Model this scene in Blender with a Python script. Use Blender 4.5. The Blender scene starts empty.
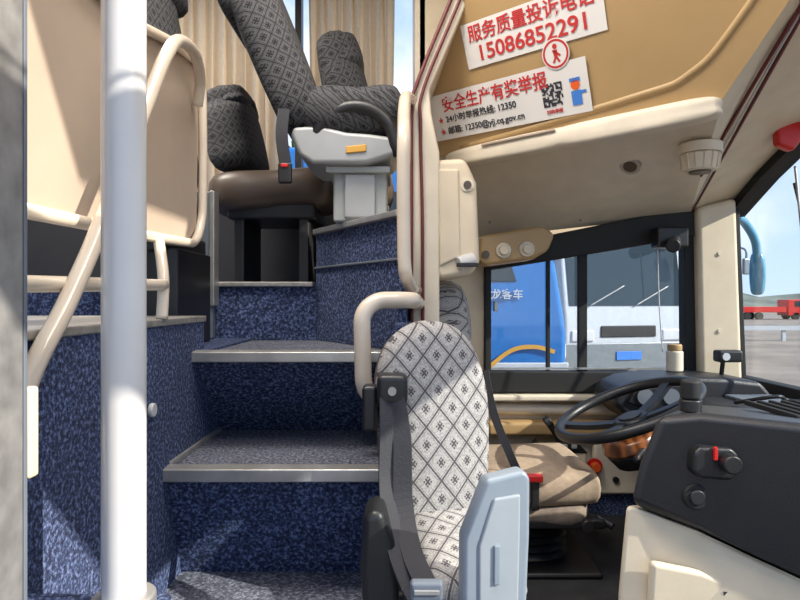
import bpy, bmesh, math, random
from mathutils import Vector, Matrix
random.seed(4)
S=bpy.context.scene
COL=S.collection

# ------------------------------------------------------------ materials
def newmat(name):
    m=bpy.data.materials.new(name); m.use_nodes=True
    return m, m.node_tree.nodes, m.node_tree.links, m.node_tree.nodes['Principled BSDF']
def plain(name,col,rough=.5,metal=0,var=.06,scale=12,bump=0.0,bscale=200,coat=0):
    m,N,L,P=newmat(name)
    tc=N.new('ShaderNodeTexCoord'); nz=N.new('ShaderNodeTexNoise'); nz.inputs['Scale'].default_value=scale
    nz.inputs['Detail'].default_value=4
    L.new(tc.outputs['Object'],nz.inputs['Vector'])
    r=N.new('ShaderNodeValToRGB')
    r.color_ramp.elements[0].position=.3; r.color_ramp.elements[1].position=.7
    r.color_ramp.elements[0].color=tuple(c*(1-var) for c in col)+(1,)
    r.color_ramp.elements[1].color=tuple(min(1,c*(1+var)) for c in col)+(1,)
    L.new(nz.outputs['Fac'],r.inputs['Fac']); L.new(r.outputs['Color'],P.inputs['Base Color'])
    P.inputs['Roughness'].default_value=rough; P.inputs['Metallic'].default_value=metal
    if coat: P.inputs['Coat Weight'].default_value=coat
    if bump:
        n2=N.new('ShaderNodeTexNoise'); n2.inputs['Scale'].default_value=bscale
        L.new(tc.outputs['Object'],n2.inputs['Vector'])
        b=N.new('ShaderNodeBump'); b.inputs['Strength'].default_value=bump; b.inputs['Distance'].default_value=.002
        L.new(n2.outputs['Fac'],b.inputs['Height']); L.new(b.outputs['Normal'],P.inputs['Normal'])
    return m
def carpet(name,a,b,c,scale=130):
    m,N,L,P=newmat(name)
    tc=N.new('ShaderNodeTexCoord'); nz=N.new('ShaderNodeTexNoise'); nz.inputs['Scale'].default_value=scale
    nz.inputs['Detail'].default_value=3; nz.inputs['Roughness'].default_value=.7
    L.new(tc.outputs['Object'],nz.inputs['Vector'])
    r=N.new('ShaderNodeValToRGB'); e=r.color_ramp.elements
    e[0].position=.36; e[0].color=a+(1,); e[1].position=.5; e[1].color=b+(1,)
    x=e.new(.66); x.color=c+(1,)
    L.new(nz.outputs['Fac'],r.inputs['Fac'])
    n3=N.new('ShaderNodeTexNoise'); n3.inputs['Scale'].default_value=7; L.new(tc.outputs['Object'],n3.inputs['Vector'])
    mr=N.new('ShaderNodeMapRange'); mr.inputs['To Min'].default_value=.7; mr.inputs['To Max'].default_value=1.3
    L.new(n3.outputs['Fac'],mr.inputs['Value'])
    mx=N.new('ShaderNodeVectorMath'); mx.operation='SCALE'
    L.new(r.outputs['Color'],mx.inputs[0]); L.new(mr.outputs['Result'],mx.inputs['Scale'])
    L.new(mx.outputs['Vector'],P.inputs['Base Color'])
    P.inputs['Roughness'].default_value=.95
    bp=N.new('ShaderNodeBump'); bp.inputs['Strength'].default_value=.6; bp.inputs['Distance'].default_value=.003
    L.new(nz.outputs['Fac'],bp.inputs['Height']); L.new(bp.outputs['Normal'],P.inputs['Normal'])
    return m
def mathn(N,L):
    def M(op,a,b=None):
        n=N.new('ShaderNodeMath'); n.operation=op
        for i,v in enumerate((a,b)):
            if v is None: continue
            if isinstance(v,(int,float)): n.inputs[i].default_value=v
            else: L.new(v,n.inputs[i])
        return n.outputs[0]
    return M
def diamond(name,base,dark,k=14,xy=False,kx=1.25,s=1.0,ls=.9):
    """woven diamond-lattice upholstery in the cushion's own axes"""
    m,N,L,P=newmat(name)
    tc=N.new('ShaderNodeTexCoord'); sp=N.new('ShaderNodeSeparateXYZ'); L.new(tc.outputs['Object'],sp.inputs[0])
    M=mathn(N,L)
    x=sp.outputs[0]
    if xy: x=M('ADD',x,sp.outputs[1])
    x=M('MULTIPLY',x,kx); z=sp.outputs[2]
    a=M('MULTIPLY',M('ADD',x,z),k); b=M('MULTIPLY',M('SUBTRACT',x,z),k)
    fa=M('ABSOLUTE',M('SUBTRACT',M('FRACT',a),.5)); fb=M('ABSOLUTE',M('SUBTRACT',M('FRACT',b),.5))
    line=M('MAXIMUM',M('GREATER_THAN',fa,.46),M('GREATER_THAN',fb,.46))
    l2=M('MAXIMUM',M('MULTIPLY',M('GREATER_THAN',fa,.38),M('LESS_THAN',fa,.41)),M('MULTIPLY',M('GREATER_THAN',fb,.38),M('LESS_THAN',fb,.41)))
    mn=M('MINIMUM',fa,fb); mxx=M('MAXIMUM',fa,fb)
    cross=M('MULTIPLY',M('LESS_THAN',mn,.045*s),M('LESS_THAN',mxx,.17*s))
    dots=M('MULTIPLY',M('LESS_THAN',M('ABSOLUTE',M('SUBTRACT',fa,.12*s)),.04*s),M('LESS_THAN',M('ABSOLUTE',M('SUBTRACT',fb,.12*s)),.04*s))
    mask=M('MAXIMUM',M('MAXIMUM',M('MULTIPLY',line,ls),M('MULTIPLY',l2,ls*.45)),M('MULTIPLY',M('MAXIMUM',cross,dots),ls))
    nz=N.new('ShaderNodeTexNoise'); nz.inputs['Scale'].default_value=260; L.new(tc.outputs['Object'],nz.inputs['Vector'])
    r=N.new('ShaderNodeValToRGB'); r.color_ramp.elements[0].position=.35; r.color_ramp.elements[1].position=.62
    r.color_ramp.elements[0].color=tuple(c*.62 for c in base)+(1,); r.color_ramp.elements[1].color=base+(1,)
    L.new(nz.outputs['Fac'],r.inputs['Fac'])
    mx=N.new('ShaderNodeMix'); mx.data_type='RGBA'
    L.new(mask,mx.inputs['Factor']); L.new(r.outputs['Color'],mx.inputs['A']); mx.inputs['B'].default_value=dark+(1,)
    L.new(mx.outputs['Result'],P.inputs['Base Color']); P.inputs['Roughness'].default_value=.9
    return m
def wood(name):
    m,N,L,P=newmat(name)
    tc=N.new('ShaderNodeTexCoord'); w=N.new('ShaderNodeTexWave'); w.inputs['Scale'].default_value=12; w.inputs['Distortion'].default_value=6
    L.new(tc.outputs['Object'],w.inputs['Vector'])
    r=N.new('ShaderNodeValToRGB'); r.color_ramp.elements[0].color=(.10,.03,.01,1); r.color_ramp.elements[1].color=(.25,.09,.03,1)
    L.new(w.outputs['Fac'],r.inputs['Fac']); L.new(r.outputs['Color'],P.inputs['Base Color']); P.inputs['Roughness'].default_value=.25
    return m
def glassmat(name,tint=(.93,.96,.98),refl=.04):
    m,N,L,P=newmat(name); N.remove(P)
    t=N.new('ShaderNodeBsdfTransparent'); t.inputs[0].default_value=tint+(1,)
    g=N.new('ShaderNodeBsdfGlossy'); g.inputs['Roughness'].default_value=.03
    mx=N.new('ShaderNodeMixShader'); mx.inputs[0].default_value=refl
    L.new(t.outputs[0],mx.inputs[1]); L.new(g.outputs[0],mx.inputs[2]); L.new(mx.outputs[0],N['Material Output'].inputs['Surface'])
    return m
def curtainmat(name,col):
    m,N,L,P=newmat(name)
    tc=N.new('ShaderNodeTexCoord'); nz=N.new('ShaderNodeTexNoise'); nz.inputs['Scale'].default_value=60
    L.new(tc.outputs['Object'],nz.inputs['Vector'])
    r=N.new('ShaderNodeValToRGB'); r.color_ramp.elements[0].color=tuple(c*.85 for c in col)+(1,); r.color_ramp.elements[1].color=col+(1,)
    L.new(nz.outputs['Fac'],r.inputs['Fac']); L.new(r.outputs['Color'],P.inputs['Base Color']); P.inputs['Roughness'].default_value=.9
    tr=N.new('ShaderNodeBsdfTranslucent'); L.new(r.outputs['Color'],tr.inputs['Color'])
    mx=N.new('ShaderNodeMixShader'); mx.inputs[0].default_value=.55
    L.new(P.outputs[0],mx.inputs[1]); L.new(tr.outputs[0],mx.inputs[2]); L.new(mx.outputs[0],N['Material Output'].inputs['Surface'])
    return m

M_carpet=carpet('blue_carpet',(.008,.011,.032),(.026,.042,.105),(.16,.21,.38))
M_carpetg=carpet('grey_blue_tread',(.03,.033,.05),(.085,.09,.12),(.26,.27,.33))
M_cream=plain('cream_plastic',(.66,.56,.41),.45,bump=.1)
M_creamw=plain('cream_white',(.68,.60,.47),.45,bump=.08)
M_tan=plain('tan_vinyl',(.43,.28,.125),.42,bump=.15,bscale=300,scale=4)
M_board=plain('beige_board',(.40,.32,.25),.55,scale=5)
M_tube=plain('cream_enamel_tube',(.64,.55,.44),.25,coat=.4)
M_white=plain('white_enamel',(.60,.595,.585),.28,coat=.4,scale=5)
M_alu=plain('brushed_aluminium',(.45,.44,.42),.35,.6,var=.15,scale=20)
M_alud=plain('worn_aluminium',(.36,.34,.31),.4,.5,var=.25,scale=40)
M_strip=plain('dusty_door_strip',(.26,.255,.245),.45,.4,var=.25,scale=30)
M_black=plain('black_plastic',(.014,.014,.015),.4,bump=.2)
M_rub=plain('black_rubber',(.009,.009,.009),.7)
M_dash=plain('dash_charcoal',(.020,.020,.023),.42,bump=.35,bscale=500)
M_belt=plain('belt_webbing',(.022,.022,.028),.7,bump=.3)
M_red=plain('red_plastic',(.6,.02,.015),.35)
M_orange=plain('orange_plastic',(.8,.12,.02),.35)
M_maroon=plain('maroon_piping',(.13,.02,.02),.5)
M_grey=plain('grey_pedestal',(.33,.35,.34),.5)
M_silver=plain('silver_plastic',(.34,.35,.35),.4,.1)
M_bluegrey=plain('bluegrey_plastic',(.25,.29,.33),.35)
M_insetg=plain('grey_panel_inset',(.35,.38,.40),.4)
M_slate=plain('slate_panel',(.13,.15,.18),.6)
M_dark=plain('dark_lining',(.03,.03,.035),.8)
M_brown=plain('brown_leather',(.08,.055,.04),.4)
M_dfloor=plain('dark_floor',(.03,.03,.032),.7,var=.3)
M_seatw=diamond('diamond_fabric',(.44,.42,.40),(.045,.035,.045),k=14,ls=.88)
M_seatd=diamond('dark_lattice_fabric',(.085,.085,.09),(.010,.010,.012),k=19,xy=True,kx=1.0,s=1.5,ls=1.0)
M_drv=plain('driver_seat_fabric',(.36,.27,.19),.85,bump=.3,var=.12,scale=60)
M_drvb=plain('driver_seat_back_fabric',(.22,.17,.13),.85,bump=.3,var=.15,scale=60)
M_cur=curtainmat('curtain_cloth',(.85,.70,.50))
M_glass=glassmat('clear_glass'); M_wood=wood('walnut_trim')
M_paper=plain('sign_white',(.76,.73,.69),.4,var=.01)
M_ink=plain('sign_red_ink',(.55,.03,.03),.5,var=.02)
M_inkb=plain('sign_black_ink',(.03,.03,.04),.5)
M_skyb=plain('sticker_blue',(.05,.2,.6),.5)
M_busblue=plain('coach_blue',(.015,.15,.46),.25,coat=.5)
M_mirr=plain('mirror_pale_blue',(.10,.33,.50),.25,coat=.5)
M_buswhite=plain('coach_white',(.5,.53,.56),.3,coat=.4)
M_busgrey=plain('coach_silver',(.25,.28,.3),.3,.3)
M_busglass=plain('coach_dark_glass',(.02,.03,.035),.12)
M_lens=plain('lamp_lens',(.7,.72,.75),.15,.3)
M_yel=plain('yellow_stripe',(.6,.32,.05),.5)
M_ground=plain('dusty_asphalt',(.24,.195,.155),.9,var=.25,scale=.6)
M_hill=plain('hill_scrub',(.13,.15,.12),.95,var=.35,scale=.25)
M_leaf=plain('tree_leaves',(.05,.1,.03),.9,var=.5,scale=3)
M_trunk=plain('tree_bark',(.1,.07,.05),.9)
M_headliner=plain('headliner',(.55,.49,.41),.8)

# ------------------------------------------------------------ builders
def group(name):
    e=bpy.data.objects.new(name,None); e.empty_display_size=.05; COL.objects.link(e); return e
def link(name,data,parent,mat,mw=None,smooth=False):
    o=bpy.data.objects.new(name,data); COL.objects.link(o)
    if mat is not None: data.materials.append(mat)
    if mw is not None: o.matrix_world=mw
    if parent is not None: o.parent=parent
    if smooth and hasattr(data,'polygons'):
        for p in data.polygons: p.use_smooth=True
    return o
def addbevel(o,w,seg=3):
    if w>0:
        b=o.modifiers.new('bevel','BEVEL'); b.width=w; b.segments=seg; b.limit_method='ANGLE'; b.angle_limit=math.radians(35)
        for p in o.data.polygons: p.use_smooth=True
        wn=o.modifiers.new('wn','WEIGHTED_NORMAL'); wn.keep_sharp=True
def fixn(me):
    bm=bmesh.new(); bm.from_mesh(me); bmesh.ops.recalc_face_normals(bm,faces=bm.faces); bm.to_mesh(me); bm.free()
def mesh(name,par,verts,faces,mat,mw=None,bev=0,smooth=False,seg=3):
    me=bpy.data.meshes.new(name); me.from_pydata([tuple(v) for v in verts],[],faces); fixn(me)
    o=link(name,me,par,mat,mw,smooth); addbevel(o,bev,seg); return o
def box(name,par,lo,hi,mat,bev=0,mw=None):
    x0,y0,z0=lo; x1,y1,z1=hi
    v=[(x0,y0,z0),(x1,y0,z0),(x1,y1,z0),(x0,y1,z0),(x0,y0,z1),(x1,y0,z1),(x1,y1,z1),(x0,y1,z1)]
    f=[(0,1,2,3),(4,5,6,7),(0,1,5,4),(1,2,6,5),(2,3,7,6),(3,0,4,7)]
    return mesh(name,par,v,f,mat,mw,bev)
def prism(name,par,pts,y0,y1,mat,bev=0,mw=None,seg=3):
    """polygon in XZ swept along Y"""
    n=len(pts); v=[(p[0],y0,p[1]) for p in pts]+[(p[0],y1,p[1]) for p in pts]
    f=[tuple(range(n)),tuple(range(n,2*n))]+[(i,(i+1)%n,n+(i+1)%n,n+i) for i in range(n)]
    return mesh(name,par,v,f,mat,mw,bev,seg=seg)
def prismx(name,par,pts,x0,x1,mat,bev=0):
    n=len(pts); v=[(x0,p[0],p[1]) for p in pts]+[(x1,p[0],p[1]) for p in pts]
    f=[tuple(range(n)),tuple(range(n,2*n))]+[(i,(i+1)%n,n+(i+1)%n,n+i) for i in range(n)]
    return mesh(name,par,v,f,mat,None,bev)
def prismz(name,par,pts,z0,z1,mat,bev=0):
    n=len(pts); v=[(p[0],p[1],z0) for p in pts]+[(p[0],p[1],z1) for p in pts]
    f=[tuple(range(n)),tuple(range(n,2*n))]+[(i,(i+1)%n,n+(i+1)%n,n+i) for i in range(n)]
    return mesh(name,par,v,f,mat,None,bev)
def catmull(pts,closed=False,n=8):
    P=[Vector(p) for p in pts]; out=[]; N=len(P)
    rng=range(N) if closed else range(N-1)
    for i in rng:
        if closed: a,b,c,d=P[i-1],P[i],P[(i+1)%N],P[(i+2)%N]
        else: a=P[max(i-1,0)];b=P[i];c=P[i+1];d=P[min(i+2,N-1)]
        for j in range(n):
            t=j/n
            out.append(.5*((2*b)+(c-a)*t+(2*a-5*b+4*c-d)*t*t+(3*b-a-3*c+d)*t**3))
    if not closed: out.append(P[-1])
    return out
def fillet(pts,r,n=6):
    P=[Vector(p) for p in pts]; out=[P[0]]
    for i in range(1,len(P)-1):
        a=(P[i-1]-P[i]);b=(P[i+1]-P[i]); rr=min(r,a.length*.48,b.length*.48)
        s=P[i]+a.normalized()*rr; e=P[i]+b.normalized()*rr
        for j in range(n+1):
            t=j/n; out.append(s*(1-t)**2+P[i]*2*t*(1-t)+e*t*t)
    out.append(P[-1]); return out
def tube(name,par,pts,r,mat,smooth=True,fr=.06,closed=False,res=8,mw=None):
    P=catmull(pts,closed) if smooth else (fillet(pts,fr) if not closed else [Vector(p) for p in pts])
    n=14; verts=[];faces=[]
    up=Vector((.13,.2,.97)).normalized(); K=len(P); prev=None
    for i,p in enumerate(P):
        if closed: t=(P[(i+1)%K]-P[i-1])
        else: t=(P[min(i+1,K-1)]-P[max(i-1,0)])
        t=t.normalized()
        if prev is None:
            s=t.cross(up); s=s.normalized() if s.length>1e-3 else t.orthogonal().normalized()
        else:
            s=(prev-t*prev.dot(t)).normalized()
        prev=s; b=t.cross(s)
        for j in range(n):
            a=2*math.pi*j/n; verts.append(p+s*r*math.cos(a)+b*r*math.sin(a))
    rings=K if closed else K-1
    for i in range(rings):
        for j in range(n):
            k=(i+1)%K
            faces.append((i*n+j,i*n+(j+1)%n,k*n+(j+1)%n,k*n+j))
    if not closed:
        faces.append(tuple(range(n))); faces.append(tuple((K-1)*n+j for j in range(n)))
    return mesh(name,par,verts,faces,mat,mw,0,True)
def strap(name,par,pts,w,wd,mat,th=.003,sm=True):
    """flat webbing along a path; wd = direction of the width"""
    P=catmull(pts) if sm else [Vector(p) for p in pts]
    wd=Vector(wd).normalized(); v=[];f=[]
    for i,p in enumerate(P):
        t=(P[min(i+1,len(P)-1)]-P[max(i-1,0)]).normalized(); s=(wd-t*wd.dot(t)).normalized(); nn=t.cross(s)*th
        v+=[p-s*w/2-nn,p+s*w/2-nn,p+s*w/2+nn,p-s*w/2+nn]
    for i in range(len(P)-1):
        for j in range(4): f.append((4*i+j,4*i+(j+1)%4,4*i+4+(j+1)%4,4*i+4+j))
    f.append((0,1,2,3)); e=4*(len(P)-1); f.append((e,e+1,e+2,e+3))
    return mesh(name,par,v,f,mat)
def cyl(name,par,p0,p1,r0,mat,r1=None,bev=0,n=28):
    p0=Vector(p0);p1=Vector(p1); r1=r0 if r1 is None else r1
    t=(p1-p0).normalized(); s=t.orthogonal().normalized(); b=t.cross(s); v=[]
    for p,r in((p0,r0),(p1,r1)):
        for j in range(n):
            a=2*math.pi*j/n; v.append(p+s*r*math.cos(a)+b*r*math.sin(a))
    f=[tuple(range(n)),tuple(range(n,2*n))]+[(j,(j+1)%n,n+(j+1)%n,n+j) for j in range(n)]
    o=mesh(name,par,v,f,mat,None,bev,True)
    if not bev:
        e=o.modifiers.new('es','EDGE_SPLIT'); e.split_angle=math.radians(40)
    return o
def pillow(name,par,outline,th,mat,mw,rnd=.03,dome=.012,sm=True,n=6):
    """upholstered pad: closed outline in local XZ, thickness along local Y, rounded rim, domed faces"""
    O=catmull([(a,0,b) for a,b in outline],True,n) if sm else [Vector((a,0,b)) for a,b in outline]
    c=sum(O,Vector())/len(O); h=th/2
    def off(sc_in):
        out=[]
        for p in O:
            d=p-c; l=d.length; out.append(c+d*max(0,(l-sc_in))/l)
        return out
    levels=[]
    for fr,y in((.03,-h-dome),(.35,-h-dome*.9),(.7,-h-dome*.5)): levels.append(('s',fr,y))
    for k in range(7):
        a=-math.pi/2+math.pi*k/6; levels.append(('i',rnd*(1-math.cos(a)),h*math.sin(a)))
    for fr,y in((.7,h+dome*.5),(.35,h+dome*.9),(.03,h+dome)): levels.append(('s',fr,y))
    v=[]
    for kind,a,y in levels:
        if kind=='s': R=[c+(p-c)*a*(1-rnd/ max(.05,(p-c).length)) for p in O]
        else: R=off(a)
        v+=[Vector((p.x,y,p.z)) for p in R]
    K=len(O); f=[]
    for i in range(len(levels)-1):
        for j in range(K): f.append((i*K+j,i*K+(j+1)%K,(i+1)*K+(j+1)%K,(i+1)*K+j))
    f.append(tuple(range(K))); f.append(tuple((len(levels)-1)*K+j for j in range(K)))
    return mesh(name,par,v,f,mat,mw,0,True)
def frame(o,x,y,z):
    x=Vector(x).normalized(); y=Vector(y).normalized(); z=Vector(z).normalized()
    m=Matrix((x,y,z)).transposed().to_4x4(); m.translation=Vector(o); return m
def text(name,par,body,size,mat,mw,ext=.0006,align='CENTER',sx=1):
    c=bpy.data.curves.new(name,'FONT'); c.body=body; c.size=size; c.align_x=align; c.align_y='CENTER'; c.extrude=ext
    c.offset=size*.012
    return link(name,c,par,mat,mw@Matrix.Diagonal((sx,1,1,1)))
def bil(q,u,v):
    a,b,c,d=[Vector(k) for k in q]   # a->b is u, a->d is v
    return (a*(1-u)+b*u)*(1-v)+(d*(1-u)+c*u)*v
def grid(name,par,q,mat,n=16,sag=0):
    v=[bil(q,i/n,j/n)+Vector((0,0,sag*math.sin(math.pi*i/n)*math.sin(math.pi*j/n))) for j in range(n+1) for i in range(n+1)]
    f=[(j*(n+1)+i,j*(n+1)+i+1,(j+1)*(n+1)+i+1,(j+1)*(n+1)+i) for j in range(n) for i in range(n)]
    return mesh(name,par,v,f,mat,None,0,True)

# ============================================================ BUS SHELL
H=1.52
fl=group('floor')
box('driver_floor',fl,(-.02,1.43,-.9),(1.36,2.4,-.85),M_dfloor)
box('entry_landing',fl,(-.52,.5,-.7),(.22,1.42,-.62),M_carpetg)
box('entry_floor',fl,(.22,.5,-.9),(1.2,1.43,-.85),M_dfloor)
box('upper_deck_carpet_box',fl,(-4,.45,-.85),(-.5,1.53,-.055),M_carpet)
box('upper_deck_edge_trim',fl,(-4,.45,-.055),(-.495,1.535,-.04),M_alud,.003)
box('aisle_floor',fl,(-4,2.05,-.85),(-.26,2.8,.045),M_carpet)
box('aisle_nosing',fl,(-.66,2.03,.045),(-.295,2.10,.062),M_alud,.004)
box('aisle_well',fl,(-4,1.53,-.85),(-.5,2.05,-.13),M_carpet)
st=group('entry_staircase')
prismx('step_lower',st,[(1.37,-.62),(1.29,-.37),(1.70,-.37),(1.70,-.62)],-.5,-.02,M_carpet)
box('tread_lower',st,(-.5,1.30,-.372),(-.02,1.68,-.362),M_carpetg)
prismx('nosing_lower',st,[(1.265,-.385),(1.265,-.358),(1.30,-.355),(1.31,-.362),(1.31,-.385)],-.505,-.015,M_alu,.003)
prismx('step_upper',st,[(1.68,-.372),(1.47,-.145),(2.06,-.145),(2.06,-.372)],-.5,-.01,M_carpet)
box('tread_upper',st,(-.5,1.49,-.146),(-.01,2.04,-.137),M_carpetg)
prismx('nosing_upper',st,[(1.44,-.15),(1.44,-.125),(1.47,-.122),(1.50,-.135),(1.50,-.15)],-.51,-.01,M_alu,.003)
box('stringer_trim',st,(-.503,1.30,-.362),(-.493,1.68,-.35),M_alu,.002)
box('stair_side_panel',st,(-.01,1.40,-.85),(.03,2.15,-.06),M_carpet)
pb=group('guide_seat_plinth')
prismz('plinth_lower',pb,[(-.287,2.05),(-.005,1.6),(.02,1.62),(.02,2.3),(-.287,2.3)],-.135,.105,M_carpet)
prismz('plinth_ledge',pb,[(-.292,2.04),(-.008,1.588),(.02,1.62),(.02,2.3),(-.292,2.3)],.105,.112,M_slate,.002)
prismz('plinth_upper',pb,[(-.287,2.06),(-.003,1.61),(.02,1.64),(.02,2.3),(-.287,2.3)],.112,.222,M_carpet)
prismz('plinth_nosing',pb,[(-.297,2.04),(-.010,1.585),(.02,1.62),(.02,2.3),(-.297,2.3)],.222,.24,M_alu,.003)
ws=group('wall_driver_side')
box('lower_panel',ws,(.08,2.4,-.9),(1.42,2.46,-.36),M_cream)
box('rear_column',ws,(.08,2.4,-.36),(.335,2.46,H),M_cream)
prism('header_panel',ws,[(.335,.13),(1.16,.34),(1.42,.38),(1.42,H),(.335,H)],2.42,2.46,M_cream)
box('sill_ledge',ws,(.33,2.33,-.395),(1.3,2.42,-.37),M_creamw,.008)
tube('sill_roll',ws,[(.34,2.385,-.43),(.8,2.38,-.435),(1.2,2.385,-.43)],.022,M_creamw)
box('armrest_ledge',ws,(.34,2.33,-.53),(.95,2.42,-.475),M_tan,.015)
box('lower_blue_carpet',ws,(.6,2.37,-.85),(1.3,2.4,-.77),M_carpet)
wu=group('wall_upper_deck')
box('below_windows',wu,(-4,2.8,-.1),(.1,2.86,.42),M_dark)
box('above_windows',wu,(-4,2.8,1.46),(.1,2.86,H+.1),M_headliner)
box('window_pillar_1',wu,(-.49,2.8,.42),(-.46,2.86,1.46),M_black)
box('window_pillar_2',wu,(-1.7,2.8,.42),(-1.62,2.86,1.46),M_black)
box('return_panel',wu,(.06,2.4,-.1),(.1,2.86,H),M_creamw)
box('wall_rear',None,(-4.1,.3,-1),(-4,2.9,H),M_headliner)
box('ceiling',None,(-4.1,.25,H),(1.42,2.9,H+.06),M_headliner)
ap=group('pillar_front')
prism('pillar_cover',ap,[(1.155,.36),(1.31,.40),(1.335,-.32),(1.17,-.36)],2.33,2.41,M_cream,.02)
for z in(.18,-.12): cyl('screw_cap',ap,(1.24,2.325,z),(1.24,2.335,z),.008,M_creamw)
w1=group('window_1')
prism('frame_bottom',w1,[(.335,-.365),(1.17,-.365),(1.16,-.285),(.335,-.28)],2.36,2.42,M_rub,.006)
prism('frame_top',w1,[(.335,.115),(.335,.20),(.62,.262),(1.16,.37),(1.16,.25),(.62,.16)],2.355,2.42,M_rub,.006)
prism('frame_left',w1,[(.335,-.30),(.335,.14),(.36,.14),(.36,-.30)],2.365,2.42,M_rub,.004)
prism('frame_right',w1,[(1.125,-.30),(1.12,.30),(1.165,.32),(1.17,-.30)],2.365,2.42,M_rub,.004)
box('sliding_mullion_1',w1,(.71,2.385,-.29),(.745,2.41,.19),M_rub,.003)
box('sliding_mullion_2',w1,(.585,2.395,-.29),(.60,2.415,.16),M_rub,.003)
box('slide_latch',w1,(.37,2.36,-.045),(.385,2.385,-.005),M_alu,.003)
prism('pane',w1,[(.35,-.29),(1.14,-.29),(1.14,.3),(.35,.13)],2.412,2.416,M_glass)
box('rail_line',w1,(.36,2.375,-.275),(1.12,2.385,-.268),M_alu)
w2=group('window_2')
hd=[(2.42,.38),(2.2,.49),(2.0,.57),(1.7,.66),(1.2,.72),(.3,.74)]
prismx('glass',w2,[(2.4,-.32)]+hd+[(.3,-.32)],1.36,1.364,M_glass)
v=[];
for i,(y,z) in enumerate(hd): v+=[(1.32,y,z+.01),(1.32,y,z-.045),(1.39,y,z-.045),(1.39,y,z+.01)]
f=[]
for i in range(len(hd)-1):
    for j in range(4): f.append((4*i+j,4*i+(j+1)%4,4*i+4+(j+1)%4,4*i+4+j))
mesh('frame_header',w2,v,f,M_rub)
box('frame_bottom',w2,(1.335,.3,-.36),(1.39,2.42,-.30),M_rub,.005)
prism('frame_side',w2,[(1.34,-.33),(1.315,.40),(1.335,.40),(1.365,-.33)],2.36,2.44,M_rub,.004)
tube('wiper_arm',w2,[(1.41,1.95,-.25),(1.42,2.05,.1),(1.42,2.16,.42)],.006,M_black)
tube('blind_rod',w2,[(1.33,2.02,.45),(1.33,1.99,.25),(1.33,1.97,.12)],.004,M_alu)
# ============================================================ OVERHEAD LOCKER
lk=group('overhead_locker')
A=Vector((.13,2.105,.498)); B=Vector((.80,1.485,.5)); C=Vector((1.16,2.4,.34)); D=Vector((.30,2.4,.245))
Bp=Vector((.865,1.331,.666)); Btop=B+(Bp-B)*4; AAp=Vector((.049,-.27,.4)); Atop=A+AAp*2.1
L1=Vector((.096,2.054,.65))
mesh('face_panel',lk,[A,B,Btop,Atop,L1],[(0,1,2,3,4)],M_tan)
grid('underside',lk,[A,B,C,D],M_creamw)
E=Vector((.93,1.4,.65)); E2=E+(E-Vector(C))*.9
grid('end_cap',lk,[B,C,E,Bp],M_cream,8)
mesh('end_cap_front',lk,[Bp,E,E2,Btop],[(0,1,2,3)],M_cream)
hdv=[Vector((1.34,y,z)) for y,z in hd]
ce=[C,C.lerp(E,.35),C.lerp(E,.7),E,E2,E2+Vector((0,-.6,.1))]
mesh('front_cove',lk,ce+hdv,[(i,i+1,7+i,6+i) for i in range(5)],M_cream,smooth=True)
tube('cove_piping_outer',lk,[p+Vector((-.004,-.004,-.004)) for p in ce],.005,M_maroon)
tube('cove_piping_inner',lk,[bil([B,C,E,Bp],.55,0),bil([B,C,E,Bp],.62,1)+Vector((0,0,-.004)),Bp.lerp(E,.5)+(Btop-Bp)*.7],.005,M_maroon)
tube('cove_piping_edge',lk,[bil([B,C,E,Bp],.9,0),bil([B,C,E,Bp],.8,1)+Vector((0,0,-.004)),Bp.lerp(E,.8)+(Btop-Bp)*.7],.003,M_white)
lip0=Vector((.165,2.065,.478)); lip1=Vector((.795,1.485,.478)); ld=(lip1-lip0)
mw=frame(lip0+ld*.5,ld,Vector((0,0,1)).cross(ld),(0,0,1)); Lh=ld.length/2
pillow('locker_lip',lk,[(-Lh,0),(-Lh+.03,.022),(-Lh*.5,.03),(0,.032),(Lh*.5,.03),(Lh-.02,.026),(Lh,0),(Lh-.02,-.024),(Lh*.5,-.03),(0,-.03),(-Lh*.5,-.028),(-Lh+.03,-.022)],.05,M_creamw,mw,rnd=.012,dome=.004)
sl=lip0+ld*.33+Vector((-.015,-.03,.02))
box('finger_slot',lk,(-.13,-.004,-.004),(.13,.004,.004),M_board,.003,mw=frame(sl,ld,Vector((0,0,1)).cross(ld),(0,0,1)))
q=[A,B,C,D]
un=(B-A).cross(D-A).normalized()
if un.z>0: un=-un
p=bil(q,.74,.36); cyl('reading_light_ring',lk,p,p+un*.010,.033,M_alu); cyl('reading_light_lens',lk,p+un*.008,p+un*.013,.021,M_brown)
p=Vector((.875,1.75,.445))
cyl('dome_base',lk,p+Vector((0,0,.01)),p+Vector((0,0,-.02)),.060,M_creamw,bev=.004)
cyl('dome_ribs',lk,p+Vector((0,0,-.02)),p+Vector((0,0,-.07)),.054,M_creamw,r1=.045,bev=.006)
for k in range(14):
    a=k*2*math.pi/14; cyl('rib',lk,p+Vector((.055*math.cos(a),.055*math.sin(a),-.022)),p+Vector((.047*math.cos(a),.047*math.sin(a),-.066)),.003,M_cream,n=6)
cyl('dome_dark',lk,p+Vector((0,0,-.07)),p+Vector((0,0,-.075)),.03,M_brown)
for (u,vv) in((.97,.97),(.5,.9),(.1,.8)):
    p=bil(q,u,vv); cyl('screw',lk,p,p+un*.004,.006,M_alu,n=10)
pn=(B-A).cross(Atop-A).normalized()
if pn.y>0: pn=-pn
un2=Vector((.4135,-.3765,-.012)).normalized(); vn=Vector((-.0195,-.0575,.134))
uu=un2-pn*un2.dot(pn); uu.normalize(); vvv=vn-pn*vn.dot(pn); vvv=(vvv-uu*vvv.dot(uu)).normalized()
def on_panel(pt,o=.002):
    pt=Vector(pt); return pt-pn*((pt-A).dot(pn))+pn*o
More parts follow.
